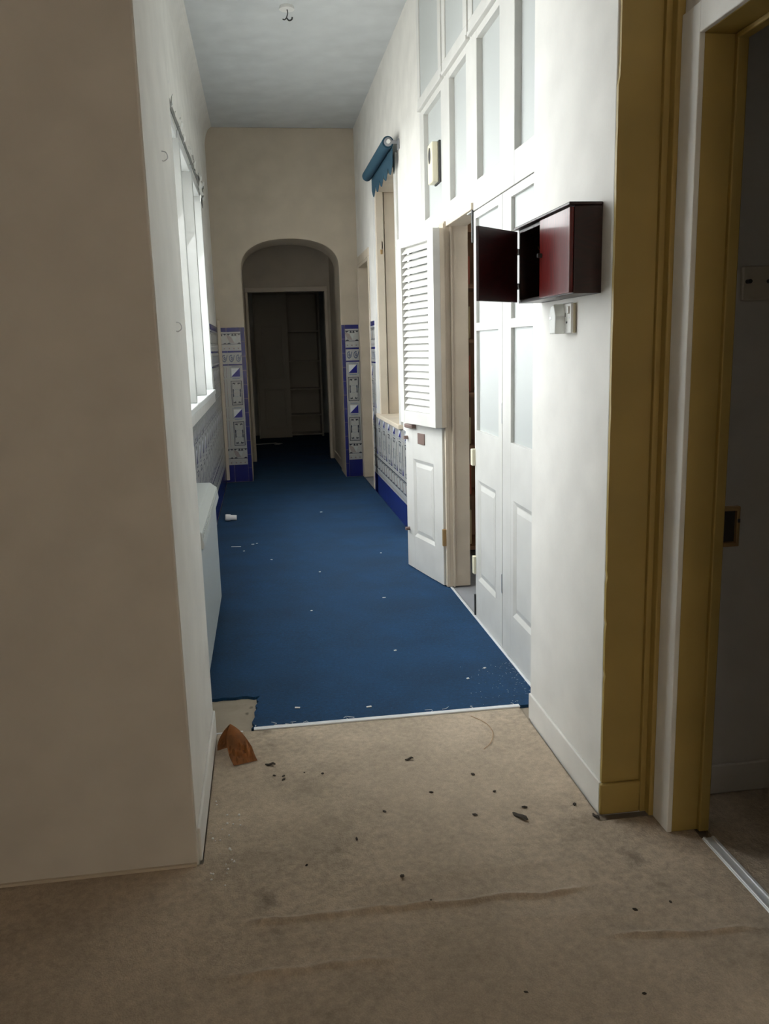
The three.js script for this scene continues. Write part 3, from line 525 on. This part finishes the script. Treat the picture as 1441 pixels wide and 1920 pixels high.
{
  const d = thing('door_6', 'cream lined doorway in the right wall next to the archway', 'door frame', [0, 0, 0], null, 'structure');
  mesh('jamb', [bx(RX - .008, 1.26, .004, 2.25, -9.12, -9.09, .004)], M.creamTrim, d); mesh('jamb', [bx(RX - .008, 1.26, .004, 2.25, -8.31, -8.28, .004)], M.creamTrim, d);
  mesh('lintel', [bx(RX - .008, 1.26, 2.22, 2.27, -9.12, -8.28, .004)], M.creamTrim, d);
  mesh('architrave', [bx(RX - .012, RX + .001, 2.25, 2.33, -9.18, -8.22, .004), bx(RX - .012, RX + .001, .004, 2.25, -9.17, -9.11, .004), bx(RX - .012, RX + .001, .004, 2.25, -8.285, -8.23, .004)], M.creamTrim, d);
  mesh('door_leaf', [bx(1.20, 1.235, .01, 2.22, -9.09, -8.31, .004)], M.creamTrim, d);
}
{
  const o = thing('roller_blind', 'teal roller blind with scalloped hem rolled up over the side window', 'blind', [.99, 2.845, -6.98]);
  const r = cyl(.042, .042, 1.22, 24); r.rotateX(Math.PI / 2); mesh('roll', [r], M.teal, o);
  const c = cyl(.03, .03, .012, 24); c.rotateX(Math.PI / 2); c.translate(0, 0, .616); const e = mesh('end_cap', [c], M.grey, o);
  const k = cyl(.014, .014, .03, 14); k.rotateX(Math.PI / 2); k.translate(0, 0, .625); mesh('pin', [k], M.plastic, e);
  mesh('bracket', [bx(-.006, .078, -.012, .012, .612, .618, .002), bx(.068, .079, -.05, .02, .60, .64, .002)], M.grey, o);
  const s = new THREE.Shape(), n = 5, L = 1.16; s.moveTo(-L / 2, 0); s.lineTo(L / 2, 0);
  for (let i = 0; i < n; i++) { const a = L / 2 - i * L / n, b = a - L / n; s.lineTo(a, -.125); for (let q = 1; q <= 8; q++) { const f = q / 8; s.lineTo(a + (b - a) * f, -.125 - .07 * Math.sin(Math.PI * f)); } }
  s.closePath(); const g = new THREE.ExtrudeGeometry(s, { depth: .003, bevelEnabled: false }); g.rotateY(Math.PI / 2); g.translate(.034, 0, 0); mesh('valance', [uvw(g)], M.teal, o);
}

// ---------- dark room at the far end ----------
{
  const o = thing('tall_cupboard', 'tall cupboard with one panelled door shut and open shelves in the dark far room', 'cupboard', [0, 0, -13.7]);
  mesh('carcass', [bx(-.08, -.055, 0.003, 2.3, -.45, 0), bx(.93, .96, 0.003, 2.3, -.45, 0), bx(-.08, .96, 2.27, 2.3, -.45, 0), bx(-.08, .96, 0.003, 2.3, -.46, -.44)], M.cupboard, o);
  const d = mesh('door', [bx(-.055, .445, .01, 2.265, 0, .03, .003)], M.cupboard, o);
  for (const [y0, y1] of [[.15, .80], [.96, 1.78]]) mesh('panel_moulding', [bx(.03, .06, y0, y1, .03, .042, .004), bx(.345, .375, y0, y1, .03, .042, .004), bx(.03, .375, y0, y0 + .03, .03, .042, .004), bx(.03, .375, y1 - .03, y1, .03, .042, .004)], M.cupboard, d);
  for (const y of [.05, .36, .78, 1.22, 1.69]) mesh('shelf', [bx(.45, .93, y - .02, y, -.44, -.02)], M.cupboard, o);
}
for (const [x, z, w, a] of [[.02, -12.9, .16, .3], [.20, -12.8, .07, 1.1]]) { const m = tag(mesh('paper_scrap', [bx(-w, w, 0, .004, -.04, .04)], M.flake, scene), w > .1 ? 'long pale paper scrap on the floor in front of the dark cupboard' : 'small pale paper scrap on the floor in front of the dark cupboard', 'paper'); m.position.set(x, .003, z); m.rotation.y = a; }

// ---------- small things ----------
{
  const o = thing('ceiling_hook', 'bare hooked lamp wire hanging from the corridor ceiling', 'ceiling fitting', [.295, H, -6.1]);
  const g = cyl(.045, .05, .02, 24); g.translate(0, -.01, 0); mesh('ceiling_rose', [g], M.plastic, o);
  mesh('wire', [tube([[0, -.01, 0], [.005, -.04, .002], [-.004, -.07, 0]], .004, 12, 6)], M.dark, o);
  mesh('hook', [tube([[-.004, -.07, 0], [.012, -.085, 0], [.03, -.08, .004], [.034, -.066, .004]], .005, 14, 6), tube([[-.004, -.07, 0], [-.018, -.082, 0], [-.03, -.078, 0]], .004, 8, 6)], M.dark, o);
}
for (const [y, z, l] of [[1.94, -2.586, 'small bent wire tieback hook high on the deep cream wall'], [1.47, -2.6415, 'small bent wire tieback hook at eye height on the deep cream wall']]) {
  const o = thing('tieback_hook', l, 'hook', [-.247, y, z]);
  mesh('wire', [tube([[-.002, .02, 0], [.014, .016, 0], [.018, .0, .002], [.006, -.008, .004], [-.0, -.004, .004]], .0018, 16, 6)], M.metal, o);
}
{
  const o = thing('coat_rail', 'pale coat rail board with dark pegs inside the dark side room', 'coat rail', [1.33, 1.50, -2.25]);
  mesh('board', [bx(0, .6, 0, .092, .0005, .016, .004)], M.creamTrim, o);
  for (const x of [.012, .075, .18, .3]) { const c = cyl(.006, .006, .02, 10); c.rotateX(Math.PI / 2); c.translate(x, .05, .022); mesh('peg', [c], M.dark, o); }
}
{
  const o = thing('lock_keep', 'worn metal rim lock keep fixed to the frame of the side doorway', 'lock keep', [1.207, .845, -2.06]);
  mesh('plate', [bx(0, .045, 0, .012, -.012, .004, .002), bx(0, .045, .098, .11, -.012, .004, .002), bx(.036, .045, .004, .106, -.012, .004, .002)], M.brass, o);
  mesh('back', [bx(.002, .036, .012, .098, -.014, -.008)], M.dark, o);
  mesh('screw', [bx(.037, .044, .066, .076, .003, .006)], M.dark, o);
}
// brown cardboard piece by the torn corner
{
  const o = thing('cardboard_piece', 'torn brown cardboard piece propped against the wall by the carpet tear', 'cardboard', [0, .006, 0]);
  const bez = (a, b, c, t) => a.clone().multiplyScalar((1 - t) * (1 - t)).addScaledVector(b, 2 * t * (1 - t)).addScaledVector(c, t * t);
  const sheet = (A, lm, L, rm, R, bulge, crumple) => {                  // a bent sheet 4 mm thick, narrow at the top
    const n = 12, th = .004, front = [], pos = [], nrm = L.clone().sub(A).cross(R.clone().sub(A)).normalize(); if (nrm.z < 0) nrm.negate();
    for (let i = 0; i <= n; i++) for (let k = 0; k <= n; k++) { const t = i / n, u = k / n, p = bez(A, lm, L, t).lerp(bez(A, rm, R, t), u); p.addScaledVector(nrm, bulge * Math.sin(Math.PI * u) * Math.sin(Math.PI * t) + (t > .6 && t < 1 ? crumple * fbm(u * 7, t * 9, 4, 3) : 0)); p.y = Math.max(p.y, .003); front.push(p); }
    const tri = (a, b, c) => pos.push(...a.toArray(), ...b.toArray(), ...c.toArray()), back = front.map((p) => p.clone().addScaledVector(nrm, -th).setY(Math.max(.001, p.y - th * nrm.y)));
    for (const [g, f] of [[front, 1], [back, -1]]) for (let i = 0; i < n; i++) for (let k = 0; k < n; k++) { const q = i * (n + 1) + k, a = g[q], b = g[q + 1], c = g[q + n + 1], d = g[q + n + 2]; if (f > 0) { tri(a, c, b); tri(b, c, d); } else { tri(a, b, c); tri(b, d, c); } }
    const rim = []; for (let k = 0; k <= n; k++) rim.push(n * (n + 1) + k); for (let i = n - 1; i >= 0; i--) rim.push(i * (n + 1) + n); for (let i = 1; i <= n; i++) rim.push(i * (n + 1));
    for (let k = 0; k + 1 < rim.length; k++) { const a = rim[k], b = rim[k + 1]; if (k === 2 * n) continue; tri(front[a], back[a], front[b]); tri(front[b], back[a], back[b]); }
    const g = new THREE.BufferGeometry(); g.setAttribute('position', new THREE.Float32BufferAttribute(pos, 3)); g.computeVertexNormals(); return uvw(g);
  };
  mesh('face', [sheet(V(-.176, .108, -2.815), V(-.205, .06, -2.77), V(-.165, .003, -2.708), V(-.118, .085, -2.79), V(-.086, .003, -2.730), .008, .03)], M.cardboard, o);
  mesh('back_flap', [sheet(V(-.176, .100, -2.822), V(-.225, .05, -2.84), V(-.226, .003, -2.83), V(-.15, .05, -2.86), V(-.15, .003, -2.87), -.003, .01)], M.cardboard, o);
}
// dry leaf fragments and crumbs on the carpets
const leafBits = [[.696, -2.223, .032, .5, 'largest dark leaf fragment lying near the foot of the short wall'], [.431, -2.64, .016, 1.5, 'dark leaf fragment in the middle of the beige carpet near the metal strip'], [-.042, -2.695, .02, 1.2, 'dark leaf fragment right beside the torn cardboard'], [.916, -2.18, .02, .1, 'dark fragment at the corner of the ochre pier']];
for (const [x, z, L, a, l] of leafBits) {
  const g = new THREE.SphereGeometry(1, 10, 6); g.scale(L * .32, .004, L); const p = g.attributes.position; for (let i = 0; i < p.count; i++) p.setY(i, p.getY(i) + .004 * Math.sin(p.getZ(i) / L * 3));
  g.computeVertexNormals(); const m = tag(mesh('leaf_fragment', [uvw(g)], M.leaf, scene), l, 'leaf', 'leaf fragments on the carpet'); m.position.set(x, beigeY(x, z) + .005, z); m.rotation.y = a;
}
const smallBits = [[.566, -2.26], [.462, -2.412], [.725, -2.272], [.848, -1.761], [.949, -1.776], [.356, -1.887], [-.03, -2.62], [.0, -2.61], [.0, -2.585], [.07, -2.62], [.13, -2.6], [.30, -2.33], [.62, -2.5], [.2, -2.2], [.05, -2.1], [.5, -1.55], [.75, -1.5], [.3, -2.0], [.88, -2.26], [.66, -2.38]];
for (const [x, z] of smallBits) { const s = rr(.003, .0065), g = new THREE.IcosahedronGeometry(1, 0); g.scale(s * rr(.6, 1.2), s * .6, s * rr(.8, 1.9)); const m = tag(mesh('dirt_speck', [uvw(g)], M.leaf, scene), 'tiny dark dirt speck on the beige carpet', 'dirt', 'dirt specks on the beige carpet'); m.position.set(x, beigeY(x, z) + s * .5, z); m.rotation.y = rr(0, 3); }
for (let i = 0; i < 26; i++) { const x = -.225 + Math.abs(rr(-.09, .09)), z = rr(-2.5, -2.05), s = rr(.002, .0045), g = new THREE.IcosahedronGeometry(1, 0); g.scale(s, s * .7, s * rr(.7, 1.4)); const m = tag(mesh('plaster_crumb', [uvw(g)], M.flake, scene), 'tiny white plaster crumb on the beige carpet near the deep wall corner', 'crumb', 'plaster crumbs on the beige carpet'); m.position.set(x, beigeY(x, z) + s * .5, z); }
const lint = [[-.25, -6.05, .07], [-.13, -6.1, .02], [-.1, -6.12, .012], [-.19, -5.9, .012], [.0, -5.6, .012], [.3, -5.2, .01], [.62, -4.55, .018], [.35, -3.1, .02], [.07, -3.15, .02], [.8, -3.3, .01], [.55, -3.7, .012], [.2, -4.4, .01], [.9, -3.4, .012], [.75, -5.6, .01], [.45, -7.2, .02]];
for (const [x, z, L] of lint) { const g = bx(-L / 2, L / 2, 0, .003, -.004, .004); const m = tag(mesh('paint_chip', [g], M.flake, scene), L > .05 ? 'longest white paint chip on the blue carpet beyond the heater' : 'tiny white paint chip on the blue carpet', 'paint chip', 'paint chips on the blue carpet'); m.position.set(x, .0035, z); m.rotation.y = rr(-.6, .6); }
{ // pale dust and fibres gathered along the partition
  const gs = []; for (let i = 0; i < 110; i++) { const t = rnd() * rnd(), z = -3.03 - rr(0, .42), x = 1.03 - t * .16 * (1 + z + 4), L = rr(.0015, .004); const g = new THREE.BoxGeometry(L, .0008, .0008); g.rotateY(rr(0, 3.14)); g.translate(x, .0022, z); gs.push(g); }
  const m = mesh('carpet_dust', gs, M.net, scene); tag(m, 'pale dust and fibres gathered on the blue carpet along the folding doors', 'dust', null, 'stuff');
}
tag(mesh('loose_thread', [tube([[.72, .009, -2.93], [.76, .008, -2.86], [.765, .008, -2.78], [.735, .008, -2.70], [.70, .008, -2.66]], .0012, 24, 5)], M.cardEdge, scene), 'fine curling thread on the beige carpet near the metal strip', 'thread');

renderer.render(scene, camera);
